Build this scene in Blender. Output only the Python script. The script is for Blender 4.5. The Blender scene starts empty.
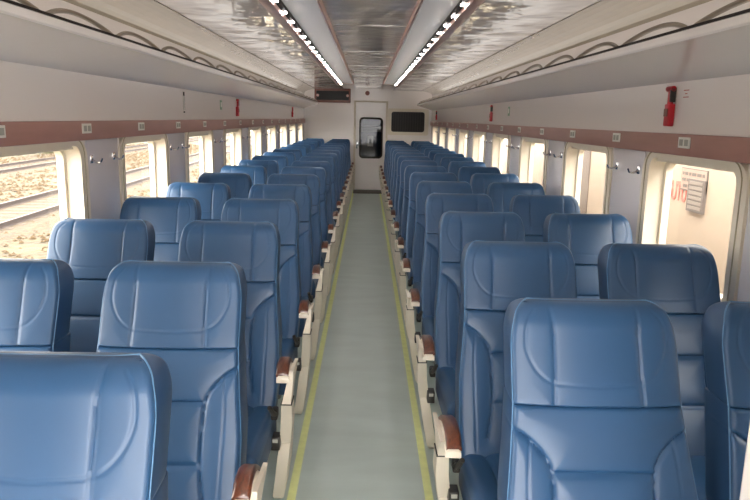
import bpy, bmesh, math, random
import numpy as np
from mathutils import Vector, Matrix
random.seed(7)
S = bpy.context.scene
COL = S.collection
PI = math.pi

# ------------------------------------------------------------------ materials
def srgb(r, g, b):
    f = lambda c: (c/255/12.92) if c/255 <= .04045 else ((c/255+.055)/1.055)**2.4
    return (f(r), f(g), f(b), 1)

def mat(name, col, rough=.5, metal=0, bump=0, bscale=50, var=0, vscale=8, spec=.5, coat=0, stretch=(1,1,1), bdist=.002):
    m = bpy.data.materials.new(name); m.use_nodes = True
    nt = m.node_tree; b = nt.nodes['Principled BSDF']
    b.inputs['Base Color'].default_value = col
    b.inputs['Roughness'].default_value = rough
    b.inputs['Metallic'].default_value = metal
    b.inputs['Specular IOR Level'].default_value = spec
    b.inputs['Coat Weight'].default_value = coat
    tc = nt.nodes.new('ShaderNodeTexCoord'); mp = nt.nodes.new('ShaderNodeMapping')
    mp.inputs['Scale'].default_value = stretch
    nt.links.new(tc.outputs['Object'], mp.inputs['Vector'])
    if var:
        n = nt.nodes.new('ShaderNodeTexNoise'); n.inputs['Scale'].default_value = vscale; n.inputs['Detail'].default_value = 6
        nt.links.new(mp.outputs[0], n.inputs['Vector'])
        r = nt.nodes.new('ShaderNodeMapRange'); r.inputs['From Min'].default_value = .3; r.inputs['From Max'].default_value = .7
        r.inputs['To Min'].default_value = 1-var; r.inputs['To Max'].default_value = 1+var
        nt.links.new(n.outputs['Fac'], r.inputs['Value'])
        x = nt.nodes.new('ShaderNodeVectorMath'); x.operation = 'SCALE'
        x.inputs[0].default_value = col[:3]; nt.links.new(r.outputs[0], x.inputs['Scale'])
        nt.links.new(x.outputs[0], b.inputs['Base Color'])
    if bump:
        n = nt.nodes.new('ShaderNodeTexNoise'); n.inputs['Scale'].default_value = bscale; n.inputs['Detail'].default_value = 3
        nt.links.new(mp.outputs[0], n.inputs['Vector'])
        bp = nt.nodes.new('ShaderNodeBump'); bp.inputs['Strength'].default_value = bump; bp.inputs['Distance'].default_value = bdist
        nt.links.new(n.outputs['Fac'], bp.inputs['Height']); nt.links.new(bp.outputs[0], b.inputs['Normal'])
    return m

M = {}
M['leather'] = mat('blue_leather', srgb(38,75,113), .40, bump=.15, bscale=350, bdist=.0006, var=.06, vscale=5, spec=.55)
M['piping'] = mat('blue_piping', srgb(84,124,162), .38)
M['side_leather'] = mat('dark_blue_leather', srgb(37,68,104), .45, bump=.15, bscale=350, bdist=.0006)
M['cream'] = mat('cream_plastic', srgb(219,208,190), .4, var=.04, vscale=6)
M['wood'] = mat('varnished_wood', srgb(88,46,28), .3, var=.5, vscale=18, stretch=(6,1,6), coat=.3)
M['black'] = mat('black_plastic', srgb(38,34,30), .4)
M['frame_metal'] = mat('grey_frame_metal', srgb(120,118,112), .5)
M['wall'] = mat('white_wall_laminate', srgb(240,233,229), .22, bump=.05, bscale=2.2, bdist=.02)
M['post'] = mat('grey_post_laminate', srgb(204,200,205), .25, bump=.05, bscale=3, bdist=.01)
M['strip'] = mat('mauve_brown_band', srgb(166,122,112), .35, var=.08, vscale=9, stretch=(1,.3,2))
M['winframe'] = mat('cream_window_frame', srgb(224,214,196), .35)
M['seal'] = mat('dark_rubber_seal', srgb(165,154,126), .6)
M['ceil'] = mat('glossy_ceiling_sheet', srgb(236,229,224), .06, bump=.8, bscale=1.5, bdist=.04, spec=.9)
M['ceilc'] = mat('centre_ceiling_sheet', srgb(240,234,232), .07, bump=.6, bscale=2.0, bdist=.03, spec=.9)
M['cove'] = mat('reflection_tinted_cove', srgb(176,166,148), .13, metal=.1, bump=.2, bscale=1.5, bdist=.03)  # warm tint puts the reflection of the sandy ground into the colour
M['rail'] = mat('pinkish_aluminium', srgb(206,166,154), .3, metal=.3)
M['slot'] = mat('dark_slot', srgb(44,37,33), .6, spec=.2)
M['tube'] = mat('grey_brown_tube', srgb(150,138,122), .4)
M['chrome'] = mat('chrome', srgb(225,225,228), .12, metal=1)
M['red'] = mat('red_plastic', srgb(190,20,38), .35)
M['yellow'] = mat('yellow_tape', srgb(234,238,168), .6, var=.07, vscale=20)
M['paper'] = mat('white_label', srgb(232,230,222), .5)
M['tile'] = mat('grey_number_tile', srgb(168,168,158), .5)
M['green'] = mat('green_sticker', srgb(120,160,130), .5)
M['darkglass'] = mat('dark_glass', srgb(30,24,21), .3, spec=.2)
M['brownframe'] = mat('red_brown_frame', srgb(120,66,50), .35, var=.1)
M['mat'] = mat('dark_floor_mat', srgb(84,78,68), .7, var=.1)
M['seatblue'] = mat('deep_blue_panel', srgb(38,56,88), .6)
M['pale'] = mat('pale_grey_panel', srgb(190,190,190), .5)
M['pinkprint'] = mat('faded_pink_print', srgb(178,96,86), .6)
M['greyprint'] = mat('grey_print', srgb(92,84,80), .6)
M['train'] = mat('cream_train_body', srgb(150,136,121), .45, var=.03, vscale=2)
M['train2'] = mat('grey_brown_train_panel', srgb(96,86,80), .5)
M['rust'] = mat('rusty_rail_steel', srgb(46,32,27), .6)
M['sleeper'] = mat('weathered_sleeper', srgb(62,50,38), .9, var=.1)
M['bark'] = mat('grey_bark', srgb(74,62,56), .9, var=.15)
M['leaf'] = mat('dusty_leaves', srgb(74,76,50), .8, var=.2, vscale=5)
M['shed'] = mat('pale_shed_wall', srgb(190,172,158), .8, var=.05)

# floor with soft shadow bands across the aisle put into its colour
m = mat('grey_green_vinyl', srgb(190,203,198), .33, var=.07, vscale=3.0, stretch=(.8,2.4,1), bump=.1, bscale=60, bdist=.001)
M['floor'] = m
# ground with rubble
m = mat('sandy_yard_ground', srgb(62,51,28), .95, var=.6, vscale=1.6, bump=.6, bscale=5, bdist=.08); M['ground'] = m
m = mat('brown_ballast', srgb(60,48,30), .95, var=.5, vscale=9, bump=.8, bscale=12, bdist=.06); M['ballast'] = m
# clear window glass: mostly see-through with a weak mirror
m = bpy.data.materials.new('window_glass'); m.use_nodes = True; nt = m.node_tree
for n in list(nt.nodes): nt.nodes.remove(n)
o_ = nt.nodes.new('ShaderNodeOutputMaterial'); mx = nt.nodes.new('ShaderNodeMixShader'); mx.inputs[0].default_value = .03
t_ = nt.nodes.new('ShaderNodeBsdfTransparent'); t_.inputs[0].default_value = (.97,.96,.93,1)
g_ = nt.nodes.new('ShaderNodeBsdfGlossy'); g_.inputs['Roughness'].default_value = .03
nt.links.new(t_.outputs[0], mx.inputs[1]); nt.links.new(g_.outputs[0], mx.inputs[2]); nt.links.new(mx.outputs[0], o_.inputs[0])
M['glass'] = m
# grey diffuser of the ceiling troughs, with a faint glow added as fill
m = bpy.data.materials.new('lamp_diffuser'); m.use_nodes = True
b = m.node_tree.nodes['Principled BSDF']; b.inputs['Base Color'].default_value = srgb(172,163,158); b.inputs['Roughness'].default_value = .2
b.inputs['Emission Color'].default_value = (1,.96,.92,1); b.inputs['Emission Strength'].default_value = .07
M['diffuser'] = m
def emit(name, base, strength, col=(1, .96, .92, 1)):
    m = mat(name, base, .4); b = m.node_tree.nodes['Principled BSDF']
    b.inputs['Emission Color'].default_value = col; b.inputs['Emission Strength'].default_value = strength; return m
M['slotfill'] = emit('slot_fill_glow', srgb(240,235,228), 110)  # strong glow added to brighten the interior from the slots
M['ventgrey'] = mat('grey_vent_slat', srgb(116,108,100), .5); M['printpaper'] = mat('pinkish_notice_sheet', srgb(140,120,108), .5)
M['rackfill'] = emit('rack_fill_glow', srgb(240,235,228), .36)  # glow added on the rack tops as upward fill
m = M['glass'].copy(); m.name = 'door_glass'; m.node_tree.nodes['Mix Shader'].inputs[0].default_value = .012
m.node_tree.nodes['Transparent BSDF'].inputs[0].default_value = (.7,.7,.72,1); M['doorglass'] = m
M['racksheet'] = mat('white_rack_sheet', srgb(248,243,240), .2, bump=.06, bscale=2.5, bdist=.02)

# ------------------------------------------------------------------ helpers
def link(o, parent=None):
    COL.objects.link(o)
    if parent is not None: o.parent = parent
    return o
def raw(name, verts, faces, mats, parent=None, smooth=True, angle=40, midx=None):
    me = bpy.data.meshes.new(name); me.from_pydata([tuple(v) for v in verts], [], [tuple(int(i) for i in f) for f in faces])
    for m in (mats if isinstance(mats, (list, tuple)) else [mats]): me.materials.append(m)
    if midx is not None: me.polygons.foreach_set('material_index', midx)
    if smooth:
        me.polygons.foreach_set('use_smooth', [True]*len(me.polygons)); me.set_sharp_from_angle(angle=math.radians(angle))
    me.update()
    return link(bpy.data.objects.new(name, me), parent)
class MB:
    def __init__(s): s.v = []; s.f = []; s.m = []
    def add(s, vs, fs, mi=0):
        b = len(s.v); s.v += [tuple(v) for v in vs]; s.f += [tuple(i+b for i in f) for f in fs]; s.m += [mi]*len(fs)
    def box(s, x0, x1, y0, y1, z0, z1, mi=0, r=0, xf=None):
        bm = bmesh.new(); bmesh.ops.create_cube(bm, size=1)
        for v in bm.verts: v.co = Vector(((x0+x1)/2+v.co.x*(x1-x0), (y0+y1)/2+v.co.y*(y1-y0), (z0+z1)/2+v.co.z*(z1-z0)))
        if r: bmesh.ops.bevel(bm, geom=bm.edges[:], offset=r, segments=3, profile=.5, affect='EDGES')
        if xf: 
            for v in bm.verts: v.co = Vector(xf(v.co))
        bm.verts.index_update()
        s.add([v.co[:] for v in bm.verts], [[v.index for v in f.verts] for f in bm.faces], mi); bm.free(); return s
    def tube(s, pts, r, n=8, mi=0, closed=False, cap=True):
        pts = [Vector(p) for p in pts]; k = len(pts); vs = []; fs = []
        up = None
        for i, p in enumerate(pts):
            a = pts[i-1] if (i or closed) else pts[0]; b = pts[(i+1) % k] if (i < k-1 or closed) else pts[-1]
            t = (b-a).normalized()
            if up is None:
                up = Vector((0,0,1)) if abs(t.z) < .9 else Vector((1,0,0))
            u = (up - t*up.dot(t)).normalized(); up = u; w = t.cross(u)
            rr = r[i] if isinstance(r, (list, tuple)) else r
            for j in range(n):
                q = 2*PI*j/n; vs.append(p + u*math.cos(q)*rr + w*math.sin(q)*rr)
        for i in range(k if closed else k-1):
            for j in range(n):
                a = i*n+j; b = i*n+(j+1) % n; c = ((i+1) % k)*n+(j+1) % n; d = ((i+1) % k)*n+j
                fs.append((a, d, c, b))
        if cap and not closed:
            fs.append(tuple(range(n))); fs.append(tuple(range((k-1)*n, k*n))[::-1])
        s.add(vs, fs, mi); return s
    def sweep(s, secs, mi=0):            # closed sections of equal count, capped
        n = len(secs[0]); vs = [p for q in secs for p in q]; fs = []
        for i in range(len(secs)-1):
            for j in range(n):
                fs.append((i*n+j, i*n+(j+1) % n, (i+1)*n+(j+1) % n, (i+1)*n+j))
        fs.append(tuple(range(n))[::-1]); fs.append(tuple(range((len(secs)-1)*n, len(secs)*n)))
        s.add(vs, fs, mi); return s
    def prism_y(s, poly, y0, y1, mi=0):  # polygon in (x, z) pushed along y
        s.sweep([[(x, y0, z) for x, z in poly], [(x, y1, z) for x, z in poly]], mi); return s
    def build(s, name, mats, parent=None, smooth=True, angle=40):
        bm = bmesh.new(); 
        o = raw(name, s.v, s.f, mats, parent, smooth, angle, s.m)
        bm.from_mesh(o.data); bmesh.ops.recalc_face_normals(bm, faces=bm.faces[:]); bm.to_mesh(o.data); bm.free()
        if smooth: o.data.set_sharp_from_angle(angle=math.radians(angle))
        return o
def tag(o, label, cat, group=None, kind=None):
    o['label'] = label; o['category'] = cat
    if group: o['group'] = group
    if kind: o['kind'] = kind
    return o
def struct(o): o['kind'] = 'structure'; return o
def empty(name, loc=(0,0,0), rz=0):
    o = bpy.data.objects.new(name, None); COL.objects.link(o); o.location = loc; o.rotation_euler = (0,0,rz); o.empty_display_size = .05
    return o
def dup(o, parent=None):
    c = o.copy(); COL.objects.link(c); c.parent = parent
    for ch in [q for q in bpy.data.objects if q.parent is o]: dup(ch, c)
    return c

# ------------------------------------------------------------------ numbers of the place
WX = 1.42; CZ = 2.22; YE = 15.45
PITCH = .8472; YL = 1.187; YR = 1.657
WP = 1.43; WIN0 = 2.57; WINW = .82; ZB = .88; ZT = 1.45
NWIN = 9; YBACK = -2.6

# ------------------------------------------------------------------ setting
struct(MB().box(-1.5, 1.5, YBACK, 17.4, -.08, 0).build('floor', M['floor'], smooth=False))
def window_y(k): return WIN0 + WP*k, WIN0 + WP*k + WINW
def side_wall(sgn, name):
    b = MB()
    X0, X1 = sorted((sgn*WX, sgn*(WX+.09)))
    ks = list(range(-3, NWIN))
    b.box(X0, X1, YBACK, 17.4, 0, ZB-.05, 0)
    b.box(X0, X1, YBACK, 17.4, ZT+.02, 1.8, 0)
    xs0, xs1 = sorted((sgn*(WX-.006), sgn*WX))
    prev = YBACK
    for k in ks + [None]:
        y0, y1 = window_y(k) if k is not None else (17.4+.05, 0)
        if y0-.05 > prev:
            b.box(X0, X1, prev, y0-.05, ZB-.05, ZT+.02, 0)
            # grey laminate panel on the post
            if k is not None: b.box(xs0, xs1, max(prev+.03, YBACK), y0-.09, .78, ZT+.03, 1, r=.002)
        prev = y1+.05
    # wall above the rack and the upper back
    b.box(X0, X1, YBACK, 17.4, 1.8, 2.3, 2)
    return struct(b.build(name, [M['wall'], M['post'], M['wall']], smooth=True, angle=30))
side_wall(-1, 'wall_left'); side_wall(1, 'wall_right')

def rrect(w, h, r, n=6):
    pts = []
    for cx, cy, a in ((w/2-r, h/2-r, 0), (-w/2+r, h/2-r, 90), (-w/2+r, -h/2+r, 180), (w/2-r, -h/2+r, 270)):
        for i in range(n+1):
            q = math.radians(a+90*i/n); pts.append((cx+r*math.cos(q), cy+r*math.sin(q)))
    return pts
def ring_frame(mb, outer, inner, f, d0, d1, mi=0):   # f(a, b, d) -> xyz ; closed frame between two outlines
    n = len(outer); vs = []
    for pts, d in ((outer, d0), (inner, d0), (inner, d1), (outer, d1)): vs += [f(a, b, d) for a, b in pts]
    fs = []
    for q in range(4):
        for i in range(n):
            fs.append((q*n+i, q*n+(i+1) % n, ((q+1) % 4)*n+(i+1) % n, ((q+1) % 4)*n+i))
    mb.add(vs, fs, mi)
wn = 0
for sgn in (-1, 1):
    for k in range(-3, NWIN):
        wn += 1
        y0, y1 = window_y(k); yc = (y0+y1)/2; zc = (ZB+ZT)/2
        root = struct(empty('window_%d' % wn, (sgn*WX, yc, zc)))
        f = lambda a, b_, d: (sgn*d, a, b_)
        b = MB()
        ow, oh = WINW+.16, ZT-ZB+.05
        ring_frame(b, rrect(ow, oh, .10), rrect(WINW, ZT-ZB, .07), f, -.012, .10)
        ring_frame(b, rrect(WINW+.03, ZT-ZB+.03, .075), rrect(WINW-.05, ZT-ZB-.05, .05), f, .065, .10)
        b.build('window_frame', M['winframe'], root, angle=35)
        b = MB(); ring_frame(b, rrect(WINW+.085, ZT-ZB+.06, .085), rrect(WINW+.075, ZT-ZB+.05, .08), f, -.015, -.011)
        b.build('window_seal', M['seal'], root)
        b = MB(); b.box(min(sgn*.075, sgn*.079), max(sgn*.075, sgn*.079), -WINW/2, WINW/2, -(ZT-ZB)/2, (ZT-ZB)/2)
        b.build('window_pane', M['glass'], root, smooth=False)
        b = MB()   # roller blind rail along the head of the window
        b.box(min(sgn*.01, sgn*.05), max(sgn*.01, sgn*.05), -WINW/2+.03, WINW/2-.03, (ZT-ZB)/2-.02, (ZT-ZB)/2+.005, r=.004)
        b.build('blind_rail', M['winframe'], root)

# brown band along each wall
for sgn, nm in ((-1, 'trim_1'), (1, 'trim_2')):
    b = MB(); x0, x1 = sorted((sgn*(WX-.022), sgn*WX))
    b.box(x0, x1, .0, YE, 1.473, 1.568, r=.004); struct(b.build(nm, M['strip']))
# skirting
for sgn, nm in ((-1, 'baseboard_left'), (1, 'baseboard_right')):
    x0, x1 = sorted((sgn*(WX-.02), sgn*WX)); struct(MB().box(x0, x1, .0, YE, 0, .1, r=.004).build(nm, M['cream']))

# ceiling: centre sheet, lamp troughs, side sheets and coves
b = MB()
b.box(-.27, .27, YBACK, YE, CZ+.03, CZ+.05, 0)
for y in np.arange(1.2, YE, 1.9): b.box(-.27, .27, y, y+.004, CZ+.027, CZ+.03, 0)
for sgn in (-1, 1):
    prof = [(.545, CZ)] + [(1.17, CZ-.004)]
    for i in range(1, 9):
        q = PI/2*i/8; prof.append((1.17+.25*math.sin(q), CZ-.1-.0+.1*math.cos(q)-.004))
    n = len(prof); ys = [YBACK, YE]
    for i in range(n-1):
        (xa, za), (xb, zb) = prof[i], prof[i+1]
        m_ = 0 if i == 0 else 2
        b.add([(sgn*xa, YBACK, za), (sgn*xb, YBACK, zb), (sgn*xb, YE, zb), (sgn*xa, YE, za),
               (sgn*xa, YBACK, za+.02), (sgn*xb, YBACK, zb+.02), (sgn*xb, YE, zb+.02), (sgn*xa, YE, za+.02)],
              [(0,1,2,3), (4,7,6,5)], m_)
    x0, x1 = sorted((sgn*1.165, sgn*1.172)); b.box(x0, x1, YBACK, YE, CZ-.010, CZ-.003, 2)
b.box(-1.6, 1.6, YBACK, 17.4, 2.34, 2.38, 1)
c = b.build('ceiling', [M['ceil'], M['rail'], M['cove']], angle=30); struct(c)

# ceiling lamp troughs: pink rail, slot, diffuser
def trough(sgn, ya, yb):
    side = 'left' if sgn < 0 else 'right'
    root = empty('ceiling_light_trough', (sgn*.4, (ya+yb)/2, CZ))
    L = (yb-ya)/2; k = sgn
    def bx(b, x0, x1, z0, z1, mi=0, y0=-L, y1=L, r=0):
        a, c_ = sorted((k*x0, k*x1)); b.box(a, c_, y0, y1, z0, z1, mi, r)
    b = MB(); bx(b, .10, .160, -.045, .02, r=.006); bx(b, -.135, -.12, -.012, .05, r=.003); b.build('trim_rail', M['rail'], root)
    b = MB(); bx(b, .072, .1, -.02, .02); b.build('air_slot', M['slot'], root)
    y = -L+.1
    while y < L-.1:
        b = MB(); bx(b, .078, .096, -.026, -.019, y0=y, y1=y+.03); b.build('slot_fill', M['slotfill'], root, smooth=False); y += .4  # small glowing pieces added in the slot to light floor and seats
    b = MB(); bx(b, -.12, .072, .0, .02); b.build('light_diffuser', M['diffuser'], root, smooth=False)
    return tag(root, 'long ceiling light trough with pinkish rail and grey diffuser, %s of the centre panel' % side, 'ceiling light', 'light troughs along the ceiling')
trough(-1, .0, 12.7); trough(1, .0, 12.7)

# luggage racks
def rack(sgn):
    side = 'left' if sgn < 0 else 'right'
    root = empty('luggage_rack', (sgn*WX, 7.5, 1.8)); k = sgn
    Y0, Y1 = -7.2, 7.86
    P = lambda x, z: (k*(x-WX), z-1.8)
    b = MB()
    poly = [P(1.419, 1.80), P(1.30, 1.838), P(1.12, 1.888), P(1.085, 1.893), P(1.08, 1.90), P(1.08, 1.925), P(1.09, 1.93), P(1.12, 1.905), P(1.419, 1.83)]
    b.prism_y(poly, Y0, Y1); b.build('rack_tray', M['racksheet'], root, angle=20)
    b = MB(); a, c_ = sorted((k*(1.093-WX), k*(1.117-WX))); b.box(a, c_, Y0, Y1, .10, .141); b.build('gap_shade_strip', M['slot'], root)  # dark strip standing in for the shaded gap above the lip
    a, c_ = sorted((k*(1.14-WX), k*(1.40-WX))); MB().box(a, c_, Y0, Y1, .112, .122).build('rack_fill_panel', M['rackfill'], root, smooth=False)  # unseen glowing panel added on the tray to lift ceiling and cove
    y = Y0+.12
    while y < Y1-.6:
        pts = []
        for i in range(17):
            t = i/16; pts.append((k*(1.105-WX+.03*math.sin(PI*t)), y+.67*t, .125+.058*math.sin(PI*t)**.75))
        MB().tube(pts, .0095, 8).build('hoop_rail', M['tube'], root); y += .67
    return tag(root, 'long white luggage rack with low hooped rail along the %s wall' % side, 'luggage rack', 'luggage racks above the windows')
rack(-1); rack(1)

# ------------------------------------------------------------------ end wall with its door
b = MB()
DX0, DX1, DZ = -.27, .40, 1.955
b.box(-1.5, DX0-.03, YE, YE+.07, 0, 2.36); b.box(DX1+.03, 1.5, YE, YE+.07, 0, 2.36); b.box(DX0-.03, DX1+.03, YE, YE+.07, DZ+.02, 2.36)
b.box(-1.12, -.45, YE-.006, YE, 1.3, 1.32, 0, r=.002)
struct(b.build('wall_far', M['wall'], smooth=False))
b = MB()
for x0, x1, z0, z1 in ((DX0-.045, DX0, 0, DZ+.03), (DX1, DX1+.045, 0, DZ+.03), (DX0, DX1, DZ, DZ+.03)): b.box(x0, x1, YE-.025, YE+.07, z0, z1, r=.004)
struct(b.build('trim_3', M['cream']))
dr = struct(empty('door_1', (0, YE+.03, 0)))
b = MB(); wz0, wz1, wx0, wx1 = .74, 1.60, -.165, .315
b.box(DX0, wx0, -.015, .015, .01, DZ); b.box(wx1, DX1, -.015, .015, .01, DZ); b.box(wx0, wx1, -.015, .015, .01, wz0); b.box(wx0, wx1, -.015, .015, wz1, DZ)
b.build('door_leaf', M['wall'], dr, smooth=False)
b = MB(); cx, cz = (wx0+wx1)/2, (wz0+wz1)/2
fn = lambda a, b_, d: (cx+a, d, cz+b_)
ring_frame(b, rrect(wx1-wx0+.05, wz1-wz0+.05, .09), rrect(wx1-wx0-.03, wz1-wz0-.03, .06), fn, -.03, .02)
b.build('window_gasket', M['slot'], dr)
MB().box(wx0, wx1, -.003, .003, wz0, wz1).build('door_glass', M['doorglass'], dr, smooth=False)
hd = MB().box(-.255, -.215, -.03, -.015, .93, 1.10, r=.005).tube([(-.235, -.03, 1.02), (-.235, -.07, 1.02), (-.16, -.075, 1.02)], .01).build('door_handle', M['chrome'], dr)
# gangway behind the door
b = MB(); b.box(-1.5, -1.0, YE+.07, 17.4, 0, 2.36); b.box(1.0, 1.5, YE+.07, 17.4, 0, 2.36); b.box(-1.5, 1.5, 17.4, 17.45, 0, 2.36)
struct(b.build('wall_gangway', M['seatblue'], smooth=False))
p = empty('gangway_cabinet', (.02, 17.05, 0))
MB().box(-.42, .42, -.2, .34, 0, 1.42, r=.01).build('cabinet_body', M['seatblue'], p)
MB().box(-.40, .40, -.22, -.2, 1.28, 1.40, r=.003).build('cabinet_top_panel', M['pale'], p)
tag(p, 'dark blue cabinet with pale top panel behind the end door glass', 'cabinet')
p = empty('paper_notice', (.07, 16.825, 1.06))
MB().box(-.07, .07, -.002, .002, -.13, .12, r=.001).build('notice_sheet', M['paper'], p)
MB().box(-.03, .03, -.006, -.002, -.06, .05, r=.001).build('notice_mark', M['greyprint'], p)
tag(p, 'small white notice with grey mark seen through the end door glass', 'notice')
# window in the end wall right of the door
wr = struct(empty('window_%d' % (wn+1), (.895, YE, 1.54)))
b = MB(); fn = lambda a, b_, d: (a, d, b_)
ring_frame(b, rrect(.92, .58, .05), rrect(.74, .44, .05), fn, -.04, -.001); b.build('window_frame', M['winframe'], wr)
MB().box(-.38, .38, -.02, -.002, -.225, .225).build('window_pane', M['darkglass'], wr, smooth=False)
b = MB()
for i in range(13): b.tube([(-.33+.055*i, -.022, -.2), (-.33+.055*i, -.022, .2)], .006, 6)
b.build('curtain', M['slot'], wr)
# wood framed display over the left seats
sc = empty('display_board', (-.79, 15.45, 2.085))
b = MB(); ring_frame(b, rrect(.80, .31, .02), rrect(.72, .2, .015), fn, -.06, -.001); b.build('board_frame', M['brownframe'], sc)
MB().box(-.36, .36, -.03, -.003, -.1, .1).build('display_panel', M['darkglass'], sc, smooth=False)
for s_ in (-1, 1): MB().tube([(s_*.33, -.031, .0), (s_*.33, -.045, .0)], .03, 10).build('speaker_disc', M['rail'], sc)
tag(sc, 'dark display board in red-brown frame high on the end wall', 'display')
s_ = MB().tube([(0, 0, 0), (0, -.03, 0)], .05, 14).tube([(0, -.03, 0), (0, -.045, 0)], .025, 10).build('smoke_detector', M['brownframe'])
s_.location = (-.02, YE, 2.15); tag(s_, 'small round red-brown detector above the end door', 'detector')
mt = MB().box(-.30, .42, 14.7, 15.4, .0, .008, r=.002).build('door_mat', M['mat']); tag(mt, 'dark mat on the floor before the end door', 'mat')

# near partition at the right edge of the picture and the rear of the coach
struct(MB().box(.551, 1.42, .5, .9, 0, CZ-.02, r=.012).build('wall_near_right', M['wall']))
b = MB(); b.box(-1.42, -.7, .12, .16, 0, 2.3); struct(b.build('wall_near_left', M['wall'], smooth=False))
b = MB(); b.box(-1.5, -1.15, YBACK-.06, YBACK, 0, 2.36); b.box(1.15, 1.5, YBACK-.06, YBACK, 0, 2.36); b.box(-1.15, 1.15, YBACK-.06, YBACK, 2.15, 2.36); b.box(-1.15, 1.15, YBACK-.06, YBACK, 0, .4)  # unseen rear wall, opening made wide to let in frontal fill light
struct(b.build('wall_rear', M['wall'], smooth=False))

# floor lines
for sgn, w_ in ((-1, 'left'), (1, 'right')):
    b = MB(); b.box(sgn*.297-.018, sgn*.297+.018, .2, 15.3, 0, .003)
    tag(b.build('floor_tape', M['yellow'], smooth=False), 'yellow line on the grey floor along the %s side of the aisle' % w_, 'floor line', 'yellow aisle lines')

# ------------------------------------------------------------------ seats
ZTOP = 1.165
def seg_dist(X, Z, pts):
    d = np.full(X.shape, 9.)
    for (x0, z0), (x1, z1) in zip(pts[:-1], pts[1:]):
        vx, vz = x1-x0, z1-z0; t = np.clip(((X-x0)*vx+(Z-z0)*vz)/(vx*vx+vz*vz), 0, 1)
        d = np.minimum(d, np.hypot(X-x0-t*vx, Z-z0-t*vz))
    return d
def rnd(d, r): 
    q = r-np.minimum(np.maximum(d, 0), r); return r-np.sqrt(np.maximum(r*r-q*q, 0))
def smooth_curve(pts, n=8):
    out = []; P_ = [pts[0]]+list(pts)+[pts[-1]]
    for i in range(1, len(P_)-2):
        p0, p1, p2, p3 = [np.array(P_[j], float) for j in (i-1, i, i+1, i+2)]
        for k in range(n):
            t = k/n; out.append(tuple(.5*((2*p1)+(-p0+p2)*t+(2*p0-5*p1+4*p2-p3)*t*t+(-p0+3*p1-3*p2+p3)*t**3)))
    out.append(tuple(pts[-1])); return out
def pad(name, mats, parent, wfun, t0, t1, thick, seams, mapf, nx=104, nt=64, rs=.02, rt=.02, rb=.006, rs2=.03, rt2=.05, rb2=.01, puff=.010, groove=.006, gw=.0035, stitch=(), crown=0.):
    s = np.linspace(-1, 1, nx); s = .62*s+.38*np.sin(PI/2*s)
    t = np.linspace(0, 1, nt); t = t0+(t1-t0)*(.7*t+.3*(1-np.cos(PI*t))/2)
    W = np.array([wfun(q) for q in t])
    X = W[:, None]*s[None, :]; Z = np.repeat(t[:, None], nx, 1)
    de = W[:, None]-np.abs(X); dt = t1-Z; db = Z-t0
    ds = np.full(X.shape, 9.)
    for c in seams: ds = np.minimum(ds, seg_dist(X, Z, c))
    dq = np.full(X.shape, 9.)
    for c in stitch: dq = np.minimum(dq, seg_dist(X, Z, c))
    dall = np.minimum(ds, np.minimum(de+.01, np.minimum(dt+.02, db+.004)))
    F = rnd(de, rs)+rnd(dt, rt)+rnd(db, rb)+groove*np.exp(-(ds/gw)**2)+.0022*np.exp(-(dq/.0028)**2)-puff*(1-np.exp(-np.maximum(dall, 0)/.03))-crown*(1-(X/W.max())**2)
    B = thick-rnd(de, rs2)-rnd(dt, rt2)-rnd(db, rb2)
    F = np.minimum(F, B-.003)
    n = nx*nt
    vs = []
    for A in (F, B):
        vs.append(np.array(mapf(X, Z, A)).reshape(3, -1).T)
    V = np.concatenate(vs); idx = np.arange(n).reshape(nt, nx)
    q = lambda a, b_, c, d: np.stack([a.ravel(), b_.ravel(), c.ravel(), d.ravel()], 1)
    f1 = q(idx[:-1, :-1], idx[:-1, 1:], idx[1:, 1:], idx[1:, :-1]); f2 = f1[:, ::-1]+n
    loop = np.concatenate([idx[0, :], idx[1:, -1], idx[-1, -2::-1], idx[-2:0:-1, 0]])
    l2 = np.roll(loop, -1); f3 = np.stack([loop, loop+n, l2+n, l2], 1)
    fs = np.concatenate([f1, f2, f3]); mi = [0]*(len(f1))+[1]*(len(f2)+len(f3))
    return raw(name, V, fs, mats, parent, True, 55, mi)
def lean(z):  # front face of the back: further from the cushion the higher
    return -.32*np.power(np.maximum((ZTOP-z)/.705, 0), 1.08)
def w_back(z):
    # half width of the back over its height
    if z > .93:
        w0 = .187+(.209-.187)*math.sin(PI/2*min((ZTOP-z)/.10, 1))
        r = .03; q = z-(ZTOP-r)
        return w0-(r-math.sqrt(max(r*r-q*q, 0))) if q > 0 else w0
    return float(np.interp(z, [.40, .55, .70, .82, .93], [.225, .236, .233, .219, .209]))
SEAM_Z = .935
zs_ = lambda pts: [(x, ZTOP-(ZTOP-z)*.885) for x, z in pts]
oval = lambda k: smooth_curve([(k*.150, 1.150), (k*.170, 1.12), (k*.176, 1.06), (k*.160, 1.01), (k*.135, .978), (k*.108, .963)])
head_seams = [zs_(smooth_curve([(k*.112, 1.165), (k*.106, 1.08), (k*.110, .903)])) for k in (-1, 1)]
head_stitch = [zs_(oval(-1)), zs_(oval(1)), zs_([(-.108, .963), (0, .958), (.108, .963)])]
bol = lambda k: smooth_curve([(k*.225, .852), (k*.185, .83), (k*.145, .79), (k*.125, .745), (k*.120, .65), (k*.123, .55), (k*.14, .44)])
back_seams = [zs_(bol(-1)), zs_(bol(1)), zs_([(-.122, .742), (.122, .742)]), zs_([(-.120, .563), (.120, .563)])]
back_stitch = [zs_(smooth_curve([(k*.175, .822), (k*.183, .7), (k*.18, .40)])) for k in (-1, 1)]
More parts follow.
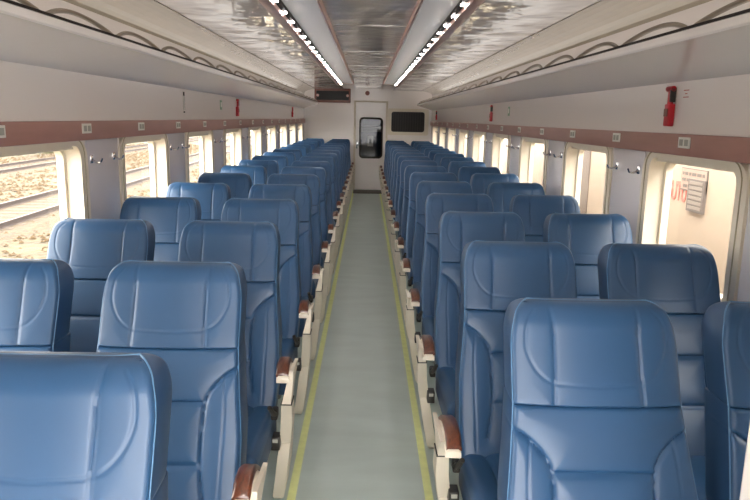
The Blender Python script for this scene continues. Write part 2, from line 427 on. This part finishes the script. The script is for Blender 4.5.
# bezier like mapping onto the seat
mp_back = lambda X, Z, A: (X, lean(Z)+A, Z-.010)
def make_seat(kind):
    """kind: 'aisle' or 'window'; the aisle side is local -x"""
    root = empty('train_seat')
    L2 = [M['leather'], M['side_leather']]
    pad('headrest', L2, root, w_back, SEAM_Z, ZTOP, .135, head_seams, mp_back, nt=70, rs=.010, rt=.05, rb=.007, rs2=.02, rt2=.078, puff=.004, groove=.0035, crown=.014, stitch=head_stitch)
    br = pad('backrest', L2, root, w_back, .40, SEAM_Z-.001, .15, back_seams, mp_back, nt=110, rs=.012, rt=.007, rb=.02, rs2=.02, rt2=.006, rb2=.03, puff=.011, groove=.007, crown=.004, stitch=back_stitch)
    # piping cord round the front edge
    pts = []
    zs = list(np.linspace(.42, ZTOP-.035, 24))+[ZTOP-.03+.03*math.sin(a) for a in np.linspace(.1, PI/2, 6)]
    right = [(w_back(z)-.001, float(lean(z))+.011+float(rnd(np.array(ZTOP-z), .05)), z) for z in zs]; left = [(-x, y, z) for x, y, z in right][::-1]
    top = [(x, .053, ZTOP-.002) for x in np.linspace(right[-1][0], left[0][0], 8)[1:-1]]
    pp = right+top+left
    pp = [(x, y, z-.010) for x, y, z in pp]
    b = MB(); b.tube(pp, .0029, 6); b.build('piping', M['piping'], root)
    # cushion
    wc = lambda t: .236-(0 if t > .06 else (.04-math.sqrt(max(.0016-max(.04-t, 0)**2, 0)) if t < .04 else 0))
    cmap = lambda X, T, A: (X, -.80+T, .475-A-.02*(T/.5))
    cs = [smooth_curve([(k*.15, .0), (k*.14, .2), (k*.15, .5)]) for k in (-1, 1)]+[[(-.145, .17), (.145, .17)]]
    cu = pad('seat_cushion', L2, root, wc, 0., .50, .13, cs, cmap, nx=60, nt=60, rs=.03, rt=.01, rb=.045, rs2=.02, rt2=.01, rb2=.04, puff=.012, groove=.006, crown=.01)
    # flip so that the leather faces upward (normals are fixed below)
    for o in (cu,):
        bm = bmesh.new(); bm.from_mesh(o.data); bmesh.ops.recalc_face_normals(bm, faces=bm.faces[:]); bm.to_mesh(o.data); bm.free()
    # under frame
    b = MB(); b.box(-.2, .2, -.72, -.2, .30, .345, r=.01); b.box(-.03, .03, -.5, -.40, 0, .31, r=.005); b.box(-.06, .06, -.62, -.28, 0, .03, r=.008)
    if kind == 'window': b.box(.17, .20, -.6, -.3, 0, .31, r=.005)
    b.build('base_frame', M['frame_metal'], root)
    return root
def make_aisle_arm(root, tip_y, tip_z, cx0, L, dx):
    """cx0: distance of seat centre from the aisle centre line; aisle lies towards local -x"""
    X = lambda a: -(cx0-a-dx)          # world |x| -> local x
    ar = None
    # pad path (side view), arched
    top = []
    for i in range(13):
        t = i/12; top.append((tip_y+L*t, tip_z-.030*(1-min(t/.3, 1))**2*1.0-.055*max(t-.45, 0)**1.5/.4))
    def ribbon(b, x0, x1, dz0, dz1, mi=0, pts=top, r=.008):
        secs = []
        for y, z in pts:
            secs.append([(X(x0), y, z+dz0), (X(x1), y, z+dz0), (X(x1), y, z+dz1-r), (X(x1-r), y, z+dz1), (X(x0+r), y, z+dz1), (X(x0), y, z+dz1-r)])
        b.sweep(secs, mi)
    b = MB(); ribbon(b, .276, .325, -.038, -.016)
    # curved aisle-side cheek dropping from the pad to the pillar
    py, pz = tip_y+.06, .56
    cheek = []
    for i in range(9):
        t = i/8
        y0 = (tip_y+.012)*(1-t)+(-.50)*t + .015*math.sin(PI*t); y1 = (tip_y+L)*(1-t)+(-.415)*t-.03*math.sin(PI*t)
        z = (tip_z-.022)*(1-t)+.555*t; a = .262+.004*t
        zz = z
        w_ = .014+.02*t
        cheek.append([(X(a), y0, zz), (X(a+w_), y0, zz), (X(a+w_), y1, zz-.02*(1-t)), (X(a), y1, zz-.02*(1-t))])
    b.sweep(cheek)
    ar = b.build('armrest', M['cream'], root, angle=50)
    b = MB(); ribbon(b, .280, .327, -.017, .0, pts=[(y+.006, z) for y, z in top[:-1]]); b.build('armrest_pad', M['wood'], ar, angle=50)
    # pillar, foot
    def sec(a0, a1, y0, y1, z):
        q = -dx*(1-min(z/.45, 1)); return [(X(a0)+q, y0, z), (X(a1)+q, y0, z), (X(a1)+q, y1, z), (X(a0)+q, y1, z)]
    b = MB(); b.sweep([sec(.282, .325, -.375, -.27, .335), sec(.268, .312, -.44, -.34, .45), sec(.264, .302, -.495, -.415, .55)])
    b.build('side_pillar', M['cream'], root, angle=50)
    MB().sweep([sec(.262, .304, -.498, -.412, .549), sec(.262, .304, -.498, -.412, .554)]).build('hinge_seam', M['black'], root, smooth=False)
    b = MB()
    b.sweep([sec(.335, .37, -.22, -.10, .0), sec(.322, .37, -.27, -.09, .04), sec(.305, .35, -.33, -.12, .16), sec(.290, .335, -.375, -.2, .27), sec(.283, .325, -.375, -.24, .334)])
    b.build('foot_panel', M['cream'], root, angle=50)
    b = MB(); b.box(X(.318), X(.352), -.43, -.375, .33, .385, r=.004); l_ = b.build('black_latch', M['black'], root)
    MB().box(X(.325), X(.345), -.433, -.429, .365, .378).build('latch_plate', M['tile'], l_)
    b = MB(); b.tube([(X(.335), -.42, .48), (X(.335), -.47, .50), (X(.345), -.50, .54)], [.012, .010, .009], 8); b.box(X(.325), X(.35), -.44, -.39, .46, .50, r=.006)
    b.build('recline_lever', M['black'], root)
proto = {}
CA, CW = .583, 1.135
proto['AL'] = make_seat('aisle'); make_aisle_arm(proto['AL'], -.46, .69, CA, .20, 0)
proto['AR'] = make_seat('aisle')
make_aisle_arm(proto['AR'], -.60, .668, CA, .27, -.02)
proto['W'] = make_seat('window')
# the left aisle seats are the mirror image across the aisle
def mirror_tree(root):
    for o in [q for q in bpy.data.objects if q.parent is root or (q.parent and q.parent.parent is root)]:
        o.data.transform(Matrix.Scale(-1, 4, (1, 0, 0))); o.data.flip_normals()
mirror_tree(proto['AL'])
ORD = ['first', 'second', 'third', 'fourth', 'fifth', 'sixth', 'seventh', 'eighth', 'ninth', 'tenth', 'eleventh', 'twelfth', 'thirteenth', 'fourteenth', 'fifteenth', 'sixteenth', 'seventeenth', 'eighteenth']
used = set()
def place(key, x, y, label, group):
    o = proto[key] if key not in used else dup(proto[key])
    used.add(key); o.location = (x, y, 0); tag(o, label, 'seat', group)
def lab(side, pos, i, n):
    s = 'blue leather seat with wooden armrest' if pos == 'aisle' else 'blue leather seat'
    if i == n-1: return '%s beside the %s %s, in the farthest row' % (s, side, pos)
    return '%s beside the %s %s, %s row from the camera' % (s, side, pos, ORD[i])
for i in range(17):
    place('AL', -CA, YL+PITCH*i, lab('left', 'aisle', i, 17), 'seats left of the aisle')
    if i: place('W', -CW, YL+PITCH*i, lab('left', 'window', i, 17), 'seats by the left windows')
for i in range(16):
    place('AR', CA, YR+PITCH*i, lab('right', 'aisle', i, 16), 'seats right of the aisle')
    place('W', CW-.015, YR+PITCH*i, lab('right', 'window', i, 16), 'seats by the right windows')

# ------------------------------------------------------------------ small things on the walls
def make_hook():
    r_ = empty('coat_hook')
    MB().box(-.004, .004, -.016, .016, -.022, .022, r=.003).build('back_plate', M['chrome'], r_)
    MB().tube([(.004, 0, -.008), (.03, 0, -.018), (.048, 0, -.012), (.055, 0, .006)], .006, 8).build('hook_arm', M['chrome'], r_)
    return r_
hook = make_hook(); first = True
for sgn, side in ((-1, 'left'), (1, 'right')):
    for k in range(0, NWIN-1):
        for j, nm in ((0, 'nearer'), (1, 'farther')):
            o = hook if first else dup(hook); first = False
            o.location = (sgn*(WX-.008), WIN0+WP*k+WINW+.135+.31*j, 1.375); o.rotation_euler.z = 0 if sgn < 0 else PI
            tag(o, 'chrome coat hook on the %s wall, %s of the pair on the %s grey post' % (side, nm, ORD[k]), 'coat hook', 'coat hooks on the window posts')
def make_plate():
    r_ = empty('seat_number_plate')
    MB().box(0, .005, -.055, .055, -.024, .024, r=.002).build('plate', M['paper'], r_)
    for d in (-1, 1): MB().box(.005, .007, d*.024-.017, d*.024+.017, -.014, .014, r=.001).build('number_tile', M['tile'], r_)
    return r_
plate = make_plate(); first = True
for sgn, side, y0, n in ((-1, 'left', 2.62, 15), (1, 'right', 3.01, 15)):
    for i in range(n):
        o = plate if first else dup(plate); first = False
        o.location = (sgn*(WX-.0212), y0+.83*i, 1.531); o.rotation_euler.z = 0 if sgn < 0 else PI
        tag(o, 'pale number plate on the %s brown band, %s plate from the camera' % (side, ORD[i]), 'number plate', 'seat number plates')
def make_hammer():
    r_ = empty('emergency_hammer')
    MB().box(.0, .03, -.026, .026, -.09, .012, r=.006).build('holder', M['red'], r_)
    MB().box(.03, .034, -.018, .018, -.045, -.01).build('holder_label', M['brownframe'], r_)
    MB().box(.008, .026, -.012, .018, .0, .07, r=.004).build('handle', M['red'], r_)
    MB().tube([(.018, -.045, .078), (.018, -.03, .08), (.018, .03, .08)], [.004, .013, .013], 10).build('hammer_head', M['red'], r_)
    MB().box(.004, .03, .018, .03, .02, .085, r=.003).build('side_clip', M['black'], r_)
    return r_
ham = make_hammer(); first = True
for sgn, y, lb in ((1, 3.21, 'large red emergency hammer on the right wall, nearest the camera'), (1, 7.88, 'red emergency hammer midway along the right wall'), (1, 14.2, 'red emergency hammer at the far end of the right wall'),
                   (-1, 7.49, 'red emergency hammer midway along the left wall'), (-1, 12.9, 'red emergency hammer at the far end of the left wall')):
    o = ham if first else dup(ham); first = False
    o.location = (sgn*(WX-.0005), y, 1.69); o.rotation_euler.z = 0 if sgn < 0 else PI
    tag(o, lb, 'emergency hammer', 'emergency hammers')
# red printed note beside the near hammer, stickers
b = MB()
for i, w_ in enumerate((.05, .02, .05)): b.box(-.0015, 0, -w_/2, w_/2, -.015*i-.002, -.015*i+.002)
o = b.build('printed_note', M['pinkprint'], smooth=False); o.location = (WX, 3.09, 1.76); tag(o, 'faint red printed lines on the right wall beside the near red hammer', 'sticker')
st = empty('vertical_sticker', (-WX, 5.37, 1.70))
MB().box(0, .003, -.022, .022, -.085, .085).build('sticker_sheet', M['paper'], st, smooth=False)
b = MB(); b.box(.003, .004, -.02, .02, .05, .08); b.box(.003, .004, -.02, .02, -.08, -.066); b.box(.003, .004, .014, .018, -.06, .05); b.box(.003, .004, -.018, -.014, -.06, .05)
b.build('sticker_print', M['slot'], st, smooth=False); tag(st, 'tall black and white sticker on the white left wall', 'sticker')
for sgn, y, side in ((-1, 6.72, 'left'), (1, 6.96, 'right')):
    g = empty('green_sticker', (sgn*WX, y, 1.705))
    MB().box(*(sorted((0, -sgn*.003))), -.04, .04, -.045, .045).build('sticker_sheet', M['green'], g, smooth=False)
    MB().box(*(sorted((-sgn*.003, -sgn*.004))), -.02, .02, -.02, .025).build('sticker_print', M['paper'], g, smooth=False)
    tag(g, 'small green sticker on the white %s wall above the brown band' % side, 'sticker')

# ------------------------------------------------------------------ outside
GZ = -1.0
gr = MB(); gr.box(-90, 60, -30, 120, GZ-.3, GZ); yard = gr.build('yard_ground', M['ground'], smooth=False); tag(yard, 'dry sandy ground with rubble outside the windows', 'ground', kind='structure')
def rail_prof(x, z): return [(x-.06, z), (x+.06, z), (x+.06, z+.015), (x+.012, z+.03), (x+.012, z+.10), (x+.035, z+.11), (x+.035, z+.14), (x-.035, z+.14), (x-.035, z+.11), (x-.012, z+.10), (x-.012, z+.03), (x-.06, z+.015)]
for xc, nm in ((-9.05, 'nearer'), (-15.6, 'farther')):
    t = empty('railway_track', (xc, 20, GZ)); t.rotation_euler.z = math.radians(2.6)
    b = MB(); b.prism_y([(-1.6, 0), (1.6, 0), (1.3, .05), (-1.3, .05)], -40, 80); b.build('ballast_bed', M['ballast'], t, smooth=False)
    for s_ in (-1, 1): MB().prism_y(rail_prof(s_*.76, .04), -40, 80).build('rail', M['rust'], t, angle=30)
    sl = MB()
    for i in range(200): sl.box(-1.0, 1.0, -40+i*.6, -39.78+i*.6, .0, .056)
    q = sl.build('sleepers', M['sleeper'], t, smooth=False); q['kind'] = 'stuff'
    tag(t, 'rusty railway track beyond the left windows, %s of the two' % nm, 'railway track', 'tracks in the yard')
# loose rubble and dry tufts scattered over the yard
rg = random.Random(11); vs = []; fs = []
for i in range(15000):
    y = rg.uniform(4, 60); x = -rg.uniform(3.0, 20); r = rg.uniform(.02, .075)*(1+y/60)
    if abs(x+9.05+(y-20)*.045) < .95: r *= .4
    c = Vector((x, y, GZ+r*.2)); k0 = len(vs)
    vs += [c+Vector((r*rg.uniform(.6, 1.2), 0, 0)), c+Vector((0, r*rg.uniform(.6, 1.6), 0)), c-Vector((r*rg.uniform(.6, 1.2), 0, 0)), c-Vector((0, r*rg.uniform(.6, 1.6), 0)), c+Vector((0, 0, r*rg.uniform(.2, .8)))]
    fs += [(k0, k0+1, k0+4), (k0+1, k0+2, k0+4), (k0+2, k0+3, k0+4), (k0+3, k0, k0+4)]
q = raw('loose_rubble', vs, fs, mat('brown_rubble', srgb(62, 47, 24), .95), yard, smooth=False); q['kind'] = 'stuff'
# trees and brush beyond the tracks
def tree(x, y, h, lb, seed, leafy=True):
    rg = random.Random(seed); r_ = empty('yard_tree', (x, y, GZ))
    b = MB(); b.tube([(0, 0, -.1), (.05, .02, h*.25), (-.04, .05, h*.5), (.05, 0, h*.8)], [.16, .12, .09, .04], 8)
    for i in range(9):
        a = rg.uniform(0, 2*PI); z = h*rg.uniform(.18, .6); l = h*rg.uniform(.25, .45)
        b.tube([(0, 0, z), (math.cos(a)*l*.5, math.sin(a)*l*.5, z+l*.35), (math.cos(a)*l, math.sin(a)*l, z+l*.85)], [.06, .035, .015], 6)
    b.build('trunk', M['bark'], r_)
    vs = []; fs = []
    for i in range(1500):
        c = Vector((rg.gauss(0, h*.2), rg.gauss(0, h*.2), h*.68+rg.gauss(0, h*.14))); u = Vector([rg.gauss(0, 1) for _ in range(3)]).normalized()*.12; w_ = u.orthogonal().normalized()*.07
        k = len(vs); vs += [c-u, c+w_, c+u, c-w_]; fs.append((k, k+1, k+2, k+3))
    raw('foliage', vs, fs, M['leaf'], r_, smooth=False)
    tag(r_, lb, 'tree', 'trees beyond the tracks')
tree(-20.8, 41, 4.2, 'small dusty tree beyond the tracks, nearest the camera', 1)
tree(-19.8, 55, 5., 'dusty tree beyond the tracks, second from the camera', 2)
tree(-22, 74, 5.5, 'dusty tree beyond the tracks, farthest from the camera', 3)
def bush(x, y, s, lb, seed):
    rg = random.Random(seed); vs = []; fs = []
    for i in range(700):
        c = Vector((rg.gauss(0, s*.4), rg.gauss(0, s*.6), abs(rg.gauss(0, s*.32)))); u = Vector([rg.gauss(0, 1) for _ in range(3)]).normalized()*.10; w_ = u.orthogonal().normalized()*.05
        k = len(vs); vs += [c-u, c+w_, c+u, c-w_]; fs.append((k, k+1, k+2, k+3))
    o = raw('dry_bush', vs, fs, M['leaf'], smooth=False); o.location = (x, y, GZ); tag(o, lb, 'bush', 'dry bushes in the yard')
bush(-19.6, 33, 1.0, 'dry bush beyond the farther track, nearest the camera', 4); bush(-20.4, 44.5, 1.3, 'dry bush beside the nearest tree', 5); bush(-22.6, 61, 1.2, 'dry bush far down the yard', 6)
sh = empty('track_side_shed', (-29.5, 104, GZ))
MB().box(-3.5, 3.5, -4, 4, 0, 3.2).build('shed_walls', M['shed'], sh, smooth=False)
MB().prism_y([(-3.9, 3.2), (3.9, 3.2), (0, 4.2)], -4.3, 4.3).build('shed_roof', M['strip'], sh, smooth=False)
tag(sh, 'pale shed with reddish roof far down the left side', 'shed')

# neighbouring train on the right
TX = 3.15
tr = empty('neighbouring_train', (TX, 8, GZ))
b = MB(); z0 = .35; 
b.box(0, 2.8, -14, 24, .75, 3.4, r=.06); b.build('train_body', M['train'], tr)
MB().box(.3, 2.5, -13, 23, .35, .76).build('underframe', M['slot'], tr, smooth=False)
b = MB(); b.prism_y([(0, 3.38), (2.8, 3.38), (2.4, 3.75), (1.4, 3.9), (.4, 3.75)], -14, 24); b.build('train_roof', M['pale'], tr)
# door recess pieces and windows of the neighbouring train (their tops stand above our view)
for i, (ya, yb, za, zb, mm) in enumerate(((1.6, 2.15, .9, 3.1, 'train2'),)):
    MB().box(-.015, 0, ya-.0, yb, za, zb, r=.004).build('door_panel', M[mm], tr)
# louvred vent, plate and lettering: positions relative to (TX, 8, GZ)
PY = -8
vt = MB(); vt.box(-.03, 0, 6.24+PY, 6.56+PY, 1.79, 2.10); vt.build('vent_frame', M['greyprint'], tr)
b = MB()
for i in range(6): b.box(-.034, -.03, 6.27+PY, 6.53+PY, 1.815+i*.047, 1.845+i*.047)
b.build('vent_slats', M['ventgrey'], tr)
pl = MB().box(-.012, -.0, 6.24+PY, 6.76+PY, 1.975, 2.195).build('notice_plate', M['greyprint'], tr)
MB().box(-.014, -.012, 6.25+PY, 6.75+PY, 1.985, 2.185).build('plate_face', M['printpaper'], pl)
b = MB()
for i in range(3):
    y = 6.28+PY
    while y < 6.70+PY:
        w_ = .045+.02*((i*7+int(y*31)) % 3); b.box(-.016, -.014, y, min(y+w_, 6.73+PY), 2.005+i*.06, 2.035+i*.06); y += w_+.018
b.build('plate_print', M['greyprint'], pl)
def text(s_, loc, size, m_, parent, rot):
    cu = bpy.data.curves.new('tmp', 'FONT'); cu.body = s_; cu.size = size; cu.extrude = .002; cu.offset = size*.02; cu.space_character = 1.0
    o = bpy.data.objects.new('tmp', cu); COL.objects.link(o); dg = bpy.context.evaluated_depsgraph_get()
    me = bpy.data.meshes.new_from_object(o.evaluated_get(dg)); bpy.data.objects.remove(o); me.transform(Matrix.Scale(.62, 4, (1, 0, 0)))
    q = bpy.data.objects.new('train_lettering', me); me.materials.clear(); me.materials.append(m_); link(q, parent); q.location = loc; q.rotation_euler = rot; return q
text('RSUTU', (-.004, 7.14+PY, 1.86), .27, M['pinkprint'], tr, (PI/2, 0, -PI/2))
tag(tr, 'cream train coach with faded pink lettering standing outside the right windows', 'train')

# ------------------------------------------------------------------ light
w = bpy.data.worlds.new('hazy_sky'); S.world = w; w.use_nodes = True; nt = w.node_tree
bg = nt.nodes['Background']; bg.inputs[0].default_value = (1, .98, .96, 1); bg.inputs[1].default_value = 7
sun = bpy.data.lights.new('sun', 'SUN'); sun.energy = 2.5; sun.angle = math.radians(4); sun.color = (1, .93, .8)
so = link(bpy.data.objects.new('sun', sun)); so.rotation_euler = (math.radians(22), math.radians(-14), 0)
def lamp(name, loc, sx, sy, power, color=(1, .95, .9), rot=(0, 0, 0)):
    l = bpy.data.lights.new(name, 'AREA'); l.shape = 'RECTANGLE'; l.size = sx; l.size_y = sy; l.energy = power; l.color = color
    o = link(bpy.data.objects.new(name, l)); o.location = loc; o.rotation_euler = rot; return o
lamp('rear_fill_light', (0, -1.4, 2.18), .5, 1.2, 40)  # unseen fill light added overhead behind the camera

# ------------------------------------------------------------------ camera
f, th, yaw, roll, cxx, H = 679.13, .1917, .0139, .0204, .0036, 1.61
cam = bpy.data.cameras.new('camera'); cam.sensor_width = 36; cam.lens = f/750*36; cam.clip_start = .02; cam.clip_end = 400
co = link(bpy.data.objects.new('camera', cam))
R = Matrix.Rotation(-yaw, 4, 'Z') @ Matrix.Rotation(PI/2-th, 4, 'X') @ Matrix.Rotation(roll, 4, 'Z')
co.matrix_world = Matrix.Translation((cxx, 0, H)) @ R
S.camera = co
S.view_settings.view_transform = 'Standard'; S.view_settings.look = 'None'; S.view_settings.gamma = 1; S.view_settings.use_curve_mapping = False
S.view_settings.exposure = 1.08
